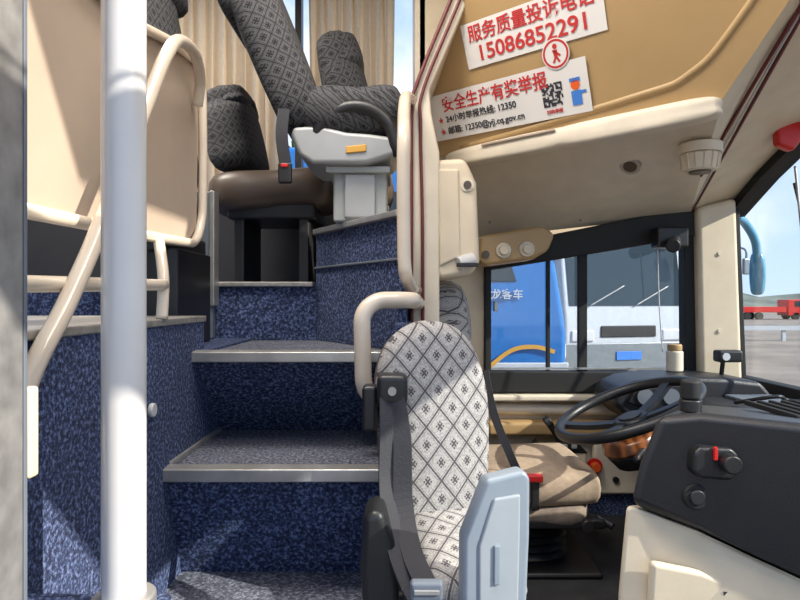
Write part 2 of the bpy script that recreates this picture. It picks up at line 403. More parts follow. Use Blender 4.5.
def smw(pt,o=.002): return frame(on_panel(pt,o),uu,vvv,uu.cross(vvv))
def T(m,x,y): return m@Matrix.Translation((x,y,0))
def rect(name,par,mw,x0,x1,y0,y1,mat,zo=0):
    return mesh(name,par,[(x0,y0,zo),(x1,y0,zo),(x1,y1,zo),(x0,y1,zo)],[(0,1,2,3)],mat,mw)
# shallow raised door moulding, right and below the signs
tube('door_moulding',lk,[on_panel(B+(Bp-B)*3.2+uu*-.07,-.005),on_panel(B+(Bp-B)*1.0+uu*-.09,-.005),on_panel(B+(Bp-B)*.40+uu*-.13,-.005),on_panel(B+(Bp-B)*.24+uu*-.26,-.005),on_panel(A+AAp*.04+uu*.1,-.005)],.011,M_tan)
sg=group('safety_reward_sign'); c0=(.325,1.865,.612); m0=smw(c0,.0065); m1=smw(c0,.008)
rect('board',sg,m0,-.28,.28,-.074,.074,M_paper)
text('headline',sg,'安全生产有奖举报',.052,M_ink,T(m1,-.035,.035),sx=.93)
text('line_1',sg,'24小时举报热线: 12350',.027,M_inkb,T(m1,-.225,-.010),align='LEFT')
text('line_2',sg,'邮箱: 12350@yjj.cq.gov.cn',.027,M_inkb,T(m1,-.225,-.048),align='LEFT')
text('star_1',sg,'★',.022,M_ink,T(m1,-.245,-.010)); text('star_2',sg,'★',.022,M_ink,T(m1,-.245,-.048))
random.seed(8)
qv=[];qf=[]
for i in range(13):
    for j in range(13):
        cor=(i<4 and j<4) or (i<4 and j>8) or (i>8 and j>8)
        on=random.random()<.5
        if cor:
            a=i if i<4 else i-9; b=j if j<4 else j-9
            on=(a in(0,3) or b in(0,3)) or (a,b)in((1,1),)
        if on:
            k=len(qv); s=.0050; x=.135+i*s; y=-.040+j*s
            qv+=[(x,y,0),(x+s,y,0),(x+s,y+s,0),(x,y+s,0)]; qf.append((k,k+1,k+2,k+3))
mesh('qr_code',sg,qv,qf,M_inkb,m1)
text('qr_caption',sg,'扫码举报',.013,M_ink,T(m1,.167,-.055))
rect('mascot_body',sg,m1,.225,.255,-.05,-.01,M_skyb)
mesh('mascot_head',sg,[(.24+.014*math.cos(a*.5236),.006+.014*math.sin(a*.5236),0) for a in range(12)],[tuple(range(12))],M_orange,m1)
rect('mascot_cap',sg,m1,.224,.256,.014,.025,M_skyb); rect('mascot_arm',sg,m1,.255,.270,-.02,-.012,M_skyb)
cs=group('complaint_hotline_sign'); c1=(.371,1.725,.782); n0=smw(c1,.003); n1=smw(c1,.0045)
rect('board',cs,n0,-.225,.225,-.064,.066,M_paper)
text('headline',cs,'服务质量投诉电话',.052,M_ink,T(n1,0,.03),sx=.98)
text('number',cs,'15086852291',.062,M_ink,T(n1,0,-.028),sx=1.08)
rs=group('round_prohibition_sticker'); c2=(.435,1.69,.693)
r0=smw(c2,.009); r1=smw(c2,.0095); r2=smw(c2,.010)
def disc(name,par,mw,r,mat,n=32): return mesh(name,par,[(r*math.cos(2*math.pi*i/n),r*math.sin(2*math.pi*i/n),0) for i in range(n)],[tuple(range(n))],mat,mw)
disc('white_disc',rs,r0,.042,M_paper)
mesh('red_ring',rs,[((.039 if i%2 else .033)*math.cos(2*math.pi*(i//2)/32),(.039 if i%2 else .033)*math.sin(2*math.pi*(i//2)/32),0) for i in range(64)],[(2*i,2*i+1,(2*i+3)%64,(2*i+2)%64) for i in range(32)],M_ink,r1)
disc('figure_head',rs,T(r2,0,.020),.007,M_ink); rect('figure_body',rs,r2,-.006,.006,-.006,.011,M_ink)
rect('figure_leg_1',rs,T(r2,0,-.006)@Matrix.Rotation(.5,4,'Z'),-.003,.003,-.020,0,M_ink)
rect('figure_leg_2',rs,T(r2,0,-.006)@Matrix.Rotation(-.5,4,'Z'),-.003,.003,-.020,0,M_ink)
rect('figure_arm',rs,T(r2,0,.004)@Matrix.Rotation(.9,4,'Z'),-.003,.003,-.018,.01,M_ink)

# ============================================================ PARTITION POST between stair and cab
po=group('partition_post')
prism('post_panel',po,[(.035,-.85),(.035,.56),(.05,.64),(.165,.93),(.40,1.5),(.46,1.5),(.215,.93),(.090,.64),(.095,.57),(.12,.45),(.12,-.85)],1.82,2.05,M_creamw,.008)
tube('post_piping',po,[(.070,1.815,-.3),(.068,1.812,.2),(.062,1.812,.52),(.072,1.812,.64),(.19,1.812,.93),(.42,1.812,1.5)],.005,M_maroon)
tube('post_edge_seal',po,[(.036,1.815,-.3),(.034,1.812,.2),(.035,1.812,.56),(.05,1.812,.65),(.165,1.812,.935)],.006,M_maroon)
hr=group('partition_handrail')
tube('rail',hr,[(.035,1.80,.60),(.015,1.70,.58),(.010,1.60,.50),(.010,1.5,.42),(.008,1.5,.30),(.010,1.5,.1),(.014,1.5,.06),(.03,1.6,.03),(.05,1.80,.03)],.017,M_tube,False,.08)
gr=group('grab_loop_handle')
tube('loop',gr,[(.055,1.81,-.01),(.03,1.42,.0),(-.055,1.40,.0),(-.088,1.38,-.03),(-.084,1.38,-.20),(-.06,1.40,-.235),(.05,1.81,-.24)],.020,M_tube,False,.06)
vb=group('ventilation_box')
prism('body',vb,[(.10,.43),(.20,.435),(.235,.36),(.245,.12),(.22,.075),(.12,.06),(.095,.10)],1.83,1.98,M_cream,.02)
prism('door',vb,[(.115,.40),(.18,.40),(.185,.13),(.12,.10)],1.822,1.84,M_cream,.01)
cyl('vent_ring',vb,(.205,1.825,.35),(.205,1.84,.35),.02,M_creamw); cyl('vent_core',vb,(.205,1.82,.35),(.205,1.83,.35),.012,M_brown)
cyl('swivel_lamp_head',vb,(.175,1.82,.11),(.225,1.84,.125),.022,M_white,bev=.005); box('swivel_lamp_slot',vb,(.17,1.80,.10),(.235,1.815,.112),M_black,.002)
kc=group('overhead_switch_console')
prism('body',kc,[(.29,.235),(.52,.272),(.565,.24),(.54,.18),(.49,.15),(.31,.125),(.285,.14)],2.18,2.34,M_tan,.015)
for x in(.375,.46):
    z=.18+.06*(x-.385)
    cyl('knob_bezel',kc,(x,2.17,z),(x,2.185,z),.028,M_creamw,bev=.003); cyl('knob',kc,(x,2.155,z),(x,2.172,z),.017,M_cream,bev=.003)
cyl('small_knob',kc,(.31,2.17,.165),(.31,2.185,.165),.014,M_brown)

# ============================================================ FOREGROUND
pl=group('white_grab_pole')
cyl('pole',pl,(-.345,.75,-.385),(-.345,.75,H),.0262,M_white,n=40)
cyl('base_flange',pl,(-.345,.75,-.385),(-.345,.75,-.367),.038,M_alu,bev=.004)
box('door_sill_plinth',None,(-.5,.55,-.62),(-.30,.79,-.385),M_carpet,.004)
ds=group('door_1')
box('edge_strip',ds,(-.47,.60,-1.2),(-.402,.642,H),M_strip,.004)
box('edge_seal',ds,(-.41,.642,-1.2),(-.402,.648,H),M_slate,.001)
box('hinge_cover',ds,(-.414,.65,-.195),(-.401,.668,-.095),M_cream,.004)
pt=group('safety_partition')
bo=[(.62,.12),(1.58,.155),(1.64,.20),(1.655,.60),(1.62,.645),(1.45,.62),(1.2,.56),(.62,.56)]
prismx('board',pt,bo,-.57,-.555,M_board,.004)
tube('frame_tube',pt,[(-.545,.62,.125),(-.545,1.3,.138),(-.545,1.60,.15),(-.545,1.655,.22),(-.545,1.66,.4),(-.545,1.655,.58),(-.545,1.62,.64),(-.545,1.45,.62),(-.545,1.2,.56),(-.545,.62,.56)],.012,M_tube,False,.06)
tube('diagonal_rail',pt,[(-.48,.70,-.30),(-.48,.765,-.12),(-.48,.86,-.01),(-.48,.944,.095),(-.48,1.05,.25),(-.48,1.15,.39),(-.48,1.23,.50),(-.49,1.33,.575),(-.5,1.46,.60),(-.52,1.56,.575),(-.54,1.6,.52)],.014,M_tube)
tube('lower_rail',pt,[(-.5,.60,.017),(-.5,1.0,.026),(-.5,1.27,.032)],.012,M_tube)
tube('support_post',pt,[(-.54,1.34,.14),(-.505,1.28,.05),(-.5,1.26,-.04)],.012,M_tube)
tube('support_post_rear',pt,[(-.54,.7,.14),(-.505,.66,.05),(-.5,.65,-.04)],.012,M_tube)
cyl('wall_button',None,(-.5,1.2,-.22),(-.49,1.2,-.22),.014,M_white,bev=.003)

# ============================================================ FOLDING GUIDE SEAT (foreground)
js=group('folding_guide_seat')
nf=Vector((.25,-.97,0)).normalized(); wd=Vector((.97,.25,0)).normalized()
zz=(Vector((0,0,1))-nf*.10).normalized()
cen=Vector((.068,1.255,-.295))
mb=frame(cen,wd,zz.cross(wd),zz)
out=[(-.085,-.25),(0,-.255),(.06,-.25),(.088,-.17),(.115,-.08),(.123,.03),(.119,.11),(.098,.185),(.060,.235),(.01,.252),(-.045,.245),(-.095,.205),(-.118,.13),(-.115,.02),(-.11,-.08),(-.10,-.18)]
pillow('backrest',js,out,.085,M_seatw,mb,rnd=.035,dome=.012)
mb2=mb.copy(); mb2.translation=cen-nf*.045
pillow('backrest_shell',js,[(a*.95,b*.96) for a,b in out],.05,M_brown,mb2,rnd=.02,dome=.008)
ct=(nf*.96+Vector((0,0,-.10))).normalized()
mc=frame((.105,1.13,-.475),wd,wd.cross(ct)*-1,ct)
oc=[(-.09,-.16),(0,-.165),(.08,-.16),(.10,-.1),(.085,.1),(.065,.155),(0,.165),(-.085,.155),(-.10,.1),(-.10,-.1)]
pillow('cushion',js,oc,.085,M_seatw,mc,rnd=.035,dome=.01)
tz2=Vector((.02,0,1)).normalized(); px_=Vector((.97,.18,0)).normalized()
mp=frame((.095,.925,-.262),px_,tz2.cross(px_),tz2)
prism('shell_panel',js,[(0,-.34),(.098,-.34),(.106,-.10),(.106,-.012),(.096,.0),(.035,-.012),(.0,-.10)],-.018,.018,M_bluegrey,.008,mw=mp)
prism('shell_inset',js,[(.024,-.30),(.085,-.30),(.088,-.10),(.088,-.035),(.045,-.040),(.022,-.11)],-.022,.022,M_insetg,.004,mw=mp)
box('shell_handle',js,(.045,-.026,-.17),(.055,-.02,-.11),M_bluegrey,.002,mw=mp)
box('base_box',js,(-.04,1.10,-.62),(.19,1.3,-.54),M_black,.02)
prism('hinge_cover',js,[(-.062,-.36),(-.03,-.35),(-.005,-.42),(.0,-.61),(-.055,-.61),(-.068,-.45)],1.0,1.10,M_black,.015)
strap('belt_shoulder',js,[(-.020,1.175,-.17),(-.018,1.14,-.24),(-.018,1.10,-.34),(-.005,1.02,-.41),(.02,.96,-.455),(.05,.93,-.49)],.042,(.9,.3,0),M_belt)
strap('belt_lap',js,[(-.012,1.17,-.17),(.004,1.13,-.26),(.006,1.08,-.36),(.02,1.0,-.42),(.045,.93,-.45)],.034,(.9,-.2,0),M_belt)
box('belt_guide',js,(-.045,1.155,-.205),(.015,1.215,-.145),M_black,.012)
cyl('belt_guide_pin',js,(-.015,1.145,-.175),(-.015,1.16,-.175),.008,M_alu)
box('belt_reel',js,(-.075,1.18,-.26),(-.045,1.23,-.17),M_black,.008)
box('buckle',js,(.015,.90,-.455),(.065,.92,-.425),M_slate,.006); box('buckle_tongue',js,(.021,.897,-.442),(.059,.903,-.435),M_alu,.001)

# ============================================================ DRIVER SEAT
dr=group('driver_seat')
mwc=frame((.40,2.0,-.575),(1,0,.04),(-.04,0,1),(0,-1,0))
pillow('cushion',dr,[(-.2,-.20),(0,-.215),(.17,-.205),(.205,-.16),(.21,.16),(.17,.205),(0,.215),(-.2,.20),(-.22,0)],.10,M_drv,mwc,rnd=.03,dome=.008)
pillow('cushion_base',dr,[(-.2,-.19),(0,-.20),(.16,-.19),(.19,0),(.16,.19),(0,.2),(-.2,.19),(-.21,0)],.06,M_drvb,mwc@Matrix.Translation((0,-.08,0)),rnd=.02,dome=.0)
mbk=frame((.19,2.0,-.33),(0,1,0),(1,0,.12),(-.12,0,1))
pillow('backrest',dr,[(-.20,-.24),(0,-.25),(.20,-.24),(.22,-.1),(.21,.08),(.16,.20),(0,.22),(-.16,.20),(-.21,.08),(-.22,-.1)],.11,M_drvb,mbk,rnd=.05,dome=.02)
mhk=frame((.155,2.10,-.04),(0,1,0),(1,0,.12),(-.12,0,1))
pillow('patterned_headrest_cover',dr,[(-.15,-.13),(0,-.14),(.15,-.13),(.17,0),(.13,.08),(0,.11),(-.13,.08),(-.17,0)],.14,M_seatw,mhk,rnd=.05,dome=.015)
for k in range(7): cyl('suspension_bellows',dr,(.42,2.0,-.84+k*.025),(.42,2.0,-.825+k*.025),.13,M_black,r1=.115)
box('slide_rail',dr,(.22,1.80,-.69),(.62,1.86,-.66),M_black,.008)
box('base_plate',dr,(.24,1.82,-.85),(.62,2.18,-.83),M_black,.01)
cyl('height_knob',dr,(.56,1.78,-.675),(.56,1.80,-.675),.02,M_black,bev=.004)
tube('lever',dr,[(.60,1.83,-.66),(.64,1.8,-.68)],.012,M_black)
box('belt_stalk',dr,(.385,1.76,-.62),(.41,1.78,-.53),M_black,.006); box('belt_buckle_red',dr,(.375,1.755,-.535),(.42,1.785,-.515),M_red,.004)
strap('driver_belt',dr,[(.265,1.88,-.22),(.29,1.86,-.35),(.34,1.84,-.48),(.37,1.81,-.55)],.025,(.3,0,1),M_belt)
# ============================================================ WALL-SIDE CONTROLS
sc=group('side_control_console')
box('console_body',sc,(.50,2.23,-.70),(.70,2.32,-.56),M_cream,.015)
prism('console_tray',sc,[(.49,-.57),(.52,-.53),(.66,-.53),(.70,-.57)],2.225,2.315,M_black,.006)
for i in range(4): box('switch',sc,(.53+i*.035,2.215,-.55),(.55+i*.035,2.228,-.535),M_grey,.003)
tube('parking_brake_lever',sc,[(.60,2.25,-.53),(.57,2.24,-.48),(.55,2.235,-.455)],.012,M_black)
cyl('parking_brake_knob',sc,(.54,2.23,-.46),(.56,2.23,-.445),.022,M_black,bev=.004)
sp=group('side_pocket_panel')
prism('panel',sp,[(.74,-.76),(.98,-.76),(1.0,-.58),(.96,-.54),(.76,-.54)],2.34,2.37,M_creamw,.012)
cyl('orange_knob',sp,(.755,2.30,-.645),(.755,2.34,-.645),.018,M_orange,bev=.004); cyl('orange_knob_ring',sp,(.755,2.325,-.645),(.755,2.335,-.645),.03,M_red)
cyl('port',sp,(.84,2.33,-.70),(.84,2.343,-.70),.012,M_black)
# ============================================================ STEERING WHEEL
sw=group('steering_wheel')
t=math.radians(22); ctr=Vector((.70,1.85,-.335))
mx_=frame(ctr,(math.cos(t),0,math.sin(t)),(0,1,0),(-math.sin(t),0,math.cos(t)))
R=.215
tube('rim',sw,[mx_@Vector((R*math.cos(a*math.pi/24),R*math.sin(a*math.pi/24),0)) for a in range(48)],.0165,M_black,False,closed=True)
cyl('hub',sw,mx_@Vector((0,0,-.065)),mx_@Vector((0,0,-.025)),.055,M_black,bev=.01)
cyl('horn_pad',sw,mx_@Vector((0,0,-.025)),mx_@Vector((0,0,-.02)),.035,M_dash,bev=.002)
for a in(.5,math.pi-.5,math.pi+.6,-.6):
    strap('spoke',sw,[mx_@Vector((.04*math.cos(a),.04*math.sin(a),-.04)),mx_@Vector((.13*math.cos(a),.13*math.sin(a),-.025)),mx_@Vector((R*math.cos(a),R*math.sin(a),0))],.032,mx_.to_3x3()@Vector((-math.sin(a),math.cos(a),0)),M_black,th=.008)
cyl('column',sw,mx_@Vector((0,0,-.07)),mx_@Vector((.02,0,-.28)),.038,M_black,r1=.05)
cyl('column_shroud',sw,mx_@Vector((-.03,0,-.075)),mx_@Vector((-.03,0,-.115)),.08,M_wood,r1=.09,bev=.01)
cyl('column_shroud_lower',sw,mx_@Vector((-.03,0,-.115)),mx_@Vector((-.03,0,-.17)),.085,M_black,r1=.06,bev=.01)
tube('column_stalk',sw,[mx_@Vector((0,-.05,-.11)),mx_@Vector((-.06,-.13,-.10)),mx_@Vector((-.08,-.18,-.09))],.009,M_black)
# ============================================================ DASHBOARD
db=group('dashboard')
prism('binnacle_hood',db,[(.74,-.36),(.76,-.31),(.82,-.283),(.92,-.268),(1.05,-.268),(1.14,-.272),(1.26,-.285),(1.30,-.33),(1.30,-.85),(1.05,-.85),(1.0,-.6),(.93,-.48),(.80,-.42)],2.09,2.325,M_dash,.02)
prism('gauge_face',db,[(.79,-.355),(.82,-.31),(1.0,-.295),(1.02,-.36),(.9,-.395)],2.08,2.095,M_black,.004)
for x in(.85,.94): cyl('gauge',db,(x,2.075,-.335),(x,2.085,-.335),.028,M_slate)
prism('centre_dash',db,[(.96,-.37),(1.02,-.335),(1.30,-.335),(1.30,-.85),(1.02,-.85),(.98,-.6)],1.64,2.09,M_dash,.02)
box('dash_top',db,(1.1,.3,-.42),(1.325,1.75,-.335),M_dash,.03)
box('dash_front_fill',db,(1.15,.3,-.85),(1.31,1.75,-.40),M_dash,.01)
def loft(name,secs,mat,bev=0):
    n=len(secs[0]); v=[p for s in secs for p in s]; f=[tuple(range(n)),tuple(range((len(secs)-1)*n,len(secs)*n))]
    for i in range(len(secs)-1):
        for j in range(n): f.append((i*n+j,i*n+(j+1)%n,(i+1)*n+(j+1)%n,(i+1)*n+j))
    return mesh(name,db,v,f,mat,None,bev,seg=4)
up_near=[(.525,1.22,-.235),(.60,1.2,-.225),(.80,1.12,-.235),(1.12,1.0,-.27),(1.12,1.0,-.55),(.84,1.16,-.565),(.72,1.2,-.515),(.60,1.2,-.46),(.465,1.22,-.415),(.485,1.22,-.33)]
up_far=[(.70,1.50,-.27),(.78,1.55,-.27),(.95,1.6,-.29),(1.2,1.62,-.32),(1.2,1.62,-.8),(.95,1.6,-.72),(.86,1.58,-.66),(.78,1.55,-.58),(.66,1.5,-.51),(.67,1.5,-.42)]
loft('console_upper',[up_near,up_far],M_dash,.02)
lo_near=[(.462,1.23,-.418),(.60,1.21,-.465),(.715,1.21,-.52),(.84,1.17,-.57),(1.12,1.02,-.56),(1.12,1.02,-.85),(.44,1.23,-.85),(.445,1.23,-.6)]
lo_far=[(.65,1.5,-.50),(.77,1.54,-.57),(.85,1.56,-.65),(.93,1.56,-.7),(1.12,1.56,-.75),(1.12,1.56,-.85),(.62,1.5,-.85),(.63,1.5,-.7)]
loft('console_lower',[lo_near,lo_far],M_cream,.012)
prism('glovebox_door',db,[(.50,-.52),(.60,-.54),(.70,-.58),(.72,-.84),(.48,-.84)],1.19,1.212,M_cream,.012)
cyl('cream_boss',db,(.85,1.10,-.66),(.85,1.2,-.66),.055,M_cream,bev=.006)
prism('headlamp_switch_plate',db,[(.572,-.30),(.585,-.285),(.645,-.288),(.66,-.30),(.66,-.34),(.645,-.352),(.585,-.348),(.57,-.335)],1.165,1.2,M_black,.008)
cyl('headlamp_knob',db,(.635,1.14,-.315),(.635,1.17,-.315),.018,M_black,bev=.004)
box('red_marker',db,(.608,1.158,-.31),(.614,1.166,-.285),M_red,.001)
cyl('socket_ring',db,(.587,1.185,-.39),(.587,1.205,-.39),.026,M_rub,bev=.004); cyl('socket_core',db,(.587,1.18,-.39),(.587,1.19,-.39),.015,M_dash,bev=.003)
cyl('shift_knob_base',db,(.60,1.24,-.23),(.60,1.24,-.205),.022,M_black,bev=.003)
cyl('shift_knob',db,(.60,1.24,-.205),(.60,1.24,-.165),.019,M_rub,bev=.006)
box('label',db,(.64,1.186,-.585),(.67,1.191,-.577),M_inkb)
for i in range(5): box('vent_slat',db,(.86+i*.03,1.3,-.262),(.872+i*.03,1.5,-.25),M_rub,.002)
box('dash_tray_papers',db,(1.12,1.9,-.335),(1.28,2.07,-.325),M_slate,.003)
th=group('thermos_cup'); cyl('body',th,(1.03,2.25,-.267),(1.03,2.25,-.19),.03,M_creamw,bev=.006); cyl('lid',th,(1.03,2.25,-.19),(1.03,2.25,-.165),.026,M_tan,bev=.006)
dc=group('dash_camera'); box('body',dc,(1.17,2.2,-.23),(1.26,2.25,-.185),M_black,.01); cyl('lens',dc,(1.195,2.195,-.208),(1.195,2.205,-.208),.014,M_lens)
tube('stem',dc,[(1.20,2.23,-.23),(1.20,2.24,-.277)],.008,M_black)
tube('power_cable',None,[(1.06,1.9,-.325),(1.13,1.8,-.29),(1.20,1.85,-.31),(1.25,1.7,-.30),(1.2,1.6,-.31)],.006,M_black)
mc_=group('surveillance_camera'); box('bracket',mc_,(.98,2.28,.20),(1.1,2.35,.28),M_black,.01); cyl('barrel',mc_,(1.01,2.22,.2),(1.05,2.30,.22),.026,M_black,bev=.006)
tube('blind_cord',None,[(1.0,2.33,.22),(1.01,2.34,.0),(1.02,2.33,-.2)],.0025,M_white)
rp=group('red_hanging_pouch'); prism('pouch',rp,[(1.215,.57),(1.29,.59),(1.30,.52),(1.27,.48),(1.22,.50)],1.93,1.97,M_red,.012)
tube('string_1',rp,[(1.255,1.95,.58),(1.255,1.95,.62)],.003,M_maroon)
em=group('exterior_mirror')
tube('arm',em,[(1.46,2.6,.36),(1.53,2.66,.34),(1.60,2.7,.26),(1.62,2.72,.15)],.018,M_mirr)
pillow('housing',em,[(-.012,-.09),(.016,-.085),(.022,0),(.016,.08),(-.012,.09),(-.022,0)],.05,M_mirr,frame((1.62,2.72,.12),(.9,.4,0),(-.4,.9,0),(0,0,1)),rnd=.01)

# ============================================================ UPPER DECK SEATS
def coach_seat(px,py,fz,lean=.42,s=1.0,vs=1.0,arm=True,cl=.47,nm='coach_seat',ch=.40,th=.14):
    """faces +X ; px = hinge x, py = centre y, fz = floor height"""
    g=group(nm)
    zt=Vector((-lean,0,1)).normalized(); xt=Vector((0,1,0))
    mwb=frame(Vector((px,py,fz+.46))+zt*.36*vs,xt,Vector((1,0,lean)).normalized(),zt)
    o=[(-.2,-.36),(0,-.37),(.2,-.36),(.225,-.15),(.215,.1),(.17,.2),(.16,.3),(.1,.37),(0,.385),(-.1,.37),(-.16,.3),(-.17,.2),(-.215,.1),(-.225,-.15)]
    o=[(a*s,b*vs) for a,b in o]
    pillow('backrest',g,o,th*s,M_seatd,mwb,rnd=.05,dome=.02)
    pillow('head_cushion',g,[(-.15*s,-.09*vs),(.15*s,-.09*vs),(.16*s,.0),(.12*s,.09*vs),(-.12*s,.09*vs),(-.16*s,0)],.10,M_seatd,mwb@Matrix.Translation((0,.04,.25*vs)),rnd=.04)
    m=.45*cl
    pillow('cushion',g,[(-.06,-.2),(m,-.21),(cl-.05,-.2),(cl,-.1),(cl,.1),(cl-.05,.2),(m,.21),(-.06,.2)],.14,M_brown,frame((px-.02,py,fz+ch),(1,0,.08),(-.08,0,1),(0,-1,0)),rnd=.05)
    box('side_frame',g,(px-.02,py-.17,fz+.26),(px+cl*.75,py+.17,fz+.32),M_black,.01)
    for xx in(px,px+cl*.6): box('leg',g,(xx,py-.15,fz),(xx+.04,py+.13,fz+.27),M_black,.006)
    if arm: tube('armrest',g,[(px-.06,py-.21,fz+.56),(px+.05,py-.21,fz+.57),(px+.2,py-.21,fz+.56)],.02,M_black)
    return g
coach_seat(-.63,2.42,.045,lean=.22,s=.9,vs=.46,arm=False,cl=.41,ch=.36,th=.18)
coach_seat(-.13,2.47,.045,lean=.26,s=.85,vs=.80,arm=False,cl=.12,th=.17)
coach_seat(-.69,1.76,-.13,lean=.10,s=.8,vs=1.05,arm=False,cl=.09)
coach_seat(-1.25,1.2,-.04,lean=.25,arm=False)
gs=group('guide_swivel_seat')
box('pedestal',gs,(-.205,1.84,.24),(-.04,2.02,.40),M_grey,.008)
box('pedestal_front',gs,(-.17,1.825,.25),(-.075,1.842,.385),M_silver,.006)
box('pedestal_top_plate',gs,(-.225,1.81,.385),(-.03,2.04,.405),M_grey,.005)
prism('side_shroud',gs,[(-.325,.49),(-.32,.515),(-.24,.52),(-.16,.50),(-.09,.495),(-.02,.485),(.0,.465),(-.02,.43),(-.10,.405),(-.26,.405),(-.30,.43)],1.78,2.06,M_silver,.015)
prism('side_badge',gs,[(-.16,.455),(-.10,.462),(-.10,.44),(-.16,.434)],1.774,1.785,M_yel,.003)
tube('black_arm_arc',gs,[(-.25,1.80,.50),(-.22,1.79,.545),(-.15,1.79,.575),(-.08,1.79,.565),(-.03,1.79,.52),(-.01,1.79,.46),(-.0,1.8,.44)],.022,M_black)
pillow('cushion',gs,[(-.18,-.2),(0,-.21),(.12,-.2),(.14,0),(.12,.2),(0,.21),(-.18,.2)],.14,M_seatd,frame((-.12,1.99,.58),(1,0,.05),(-.05,0,1),(0,-1,0)),rnd=.05)
lg=.42; zt=Vector((-lg,0,1)).normalized()
mwb=frame(Vector((-.29,1.98,.54))+zt*.36,(0,1,0),Vector((1,0,lg)).normalized(),zt)
pillow('backrest',gs,[(-.2,-.36),(0,-.37),(.2,-.36),(.225,-.15),(.215,.1),(.17,.2),(.16,.3),(.1,.37),(0,.385),(-.1,.37),(-.16,.3),(-.17,.2),(-.215,.1),(-.225,-.15)],.14,M_seatd,mwb,rnd=.05,dome=.015)
pillow('head_cushion',gs,[(-.16,-.13),(.16,-.13),(.17,0),(.14,.13),(-.14,.13),(-.17,0)],.10,M_seatd,mwb@Matrix.Translation((0,-.05,.16)),rnd=.04)
strap('belt',gs,[(-.34,1.76,.56),(-.345,1.75,.48),(-.335,1.75,.40)],.035,(1,0,0),M_belt)
box('belt_buckle',gs,(-.355,1.74,.34),(-.315,1.76,.40),M_black,.006); box('belt_button',gs,(-.345,1.735,.385),(-.325,1.745,.395),M_red,.002)
ep=group('aisle_end_panel'); box('panel',ep,(-.74,1.985,-.13),(-.62,2.02,.36),M_slate,.006); box('panel_edge',ep,(-.628,1.975,-.02),(-.612,2.03,.36),M_alu,.003)
def curtain(x0,x1,z0,z1,y,folds,nm):
    v=[];f=[];nx=folds*10;nz=8
    for j in range(nz+1):
        z=z0+(z1-z0)*j/nz
        for i in range(nx+1):
            u=i/nx; x=x0+(x1-x0)*u
            v.append((x+.006*math.sin(u*folds*4+j*.4),y+.020*math.sin(u*folds*2*math.pi)+.005*math.sin(u*folds*13.1),z))
    for j in range(nz):
        for i in range(nx): a=j*(nx+1)+i; f.append((a,a+1,a+nx+2,a+nx+1))
    g=group(nm); o=mesh('cloth',g,v,f,M_cur,None,0,True)
    tube('curtain_rail',g,[(x0-.05,y,z1+.01),(x1+.02,y,z1+.01)],.008,M_alu,False)
curtain(-1.03,-.54,.46,1.43,2.755,10,'window_curtain')
curtain(-.42,-.03,.46,1.43,2.755,9,'window_curtain')
curtain(-1.6,-1.08,.46,1.43,2.755,12,'window_curtain')

# ============================================================ OUTSIDE
box('ground',None,(-60,-30,-1.56),(90,120,-1.5),M_ground)
def coach(nm,mw,body,low,L=10,wb=.15):
    g=group(nm)
    def pr(n,pts,y0,y1,m,b=0): return prism(n,g,pts,y0,y1,m,b,mw=mw)
    pr('body',[(-L,-1.2),(-L,1.7),(-L+.2,1.85),(-.5,1.85),(-.25,1.6),(-.05,.3),(.06,-.4),(.04,-1.2)],0,2.5,body,.08)
    pr('skirt',[(-L,-1.21),(-L,-.75),(.075,-.75),(.055,-1.21)],-.012,2.512,low,.02)
    pr('side_glass',[(-L+.3,.22),(-L+.3,1.3),(-.9,1.3),(-.55,.22)],-.015,2.515,M_busglass,.01)
    x_at=lambda z: .06-.11*(z+.4)/.7 if z<.3 else -.05-.2*(z-.3)/1.3
    prism('windshield',g,[(x_at(wb)-.05,wb),(x_at(wb)+.015,wb),(x_at(.3)+.015,.3),(x_at(1.5)+.015,1.5),(x_at(1.5)-.05,1.5)],.12,2.38,M_busglass,0,mw=mw)
    for y in(.35,2.15):
        box('headlamp',g,(.03,y-.22,-.72),(.085,y+.22,-.52),M_lens,.03,mw=mw)
        tube('mirror_arm',g,[(-.1,y+(.2 if y>1 else -.2),1.5),(.25,y+(.4 if y>1 else -.4),1.4),(.3,y+(.4 if y>1 else -.4),1.1)],.03,body,mw=mw)
        box('mirror_head',g,(.24,y+(.3 if y>1 else -.5),.7),(.34,y+(.5 if y>1 else -.3),1.15),body,.04,mw=mw)
    tube('wiper_1',g,[(x_at(wb)+.04,.5,wb),(x_at(wb+.3)+.04,1.2,wb+.35)],.012,M_alu,mw=mw); tube('wiper_2',g,[(x_at(wb)+.04,1.4,wb),(x_at(wb+.3)+.04,2.1,wb+.35)],.012,M_alu,mw=mw)
    box('grille',g,(.03,.7,-.65),(.08,1.8,-.45),M_rub,.02,mw=mw)
    box('number_plate',g,(.05,1.0,-1.05),(.085,1.5,-.9),M_skyb,.005,mw=mw)
    for x in(-1.9,-L+2.6):
        for y in(-.02,2.2):
            cyl('wheel',g,mw@Vector((x,y,-1.02)),mw@Vector((x,y+.32,-1.02)),.48,M_rub,bev=.03)
            cyl('wheel_hub',g,mw@Vector((x,y-.01,-1.02)),mw@Vector((x,y+.33,-1.02)),.24,M_alu)
    return g
g1=coach('blue_coach',Matrix.Translation((1.95,7.2,0)),M_busblue,M_buswhite)
text('livery_text',g1,'龙客车',.13,M_buswhite,frame((1.28,7.175,.06),(1,0,0),(0,0,1),(0,-1,0)),ext=.003)
strap('livery_swoosh',g1,[(.9,7.17,-.95),(1.3,7.17,-.62),(1.6,7.17,-.56),(1.85,7.17,-.62)],.05,(0,0,1),M_yel,th=.004)
def rot_coach(nm,x,y,deg,body,low,L=9,wb=.15):
    mm=Matrix.Translation((x,y,0))@Matrix.Rotation(math.radians(deg),4,'Z')@Matrix.Translation((0,-1.25,0))
    return coach(nm,mm,body,low,L,wb)
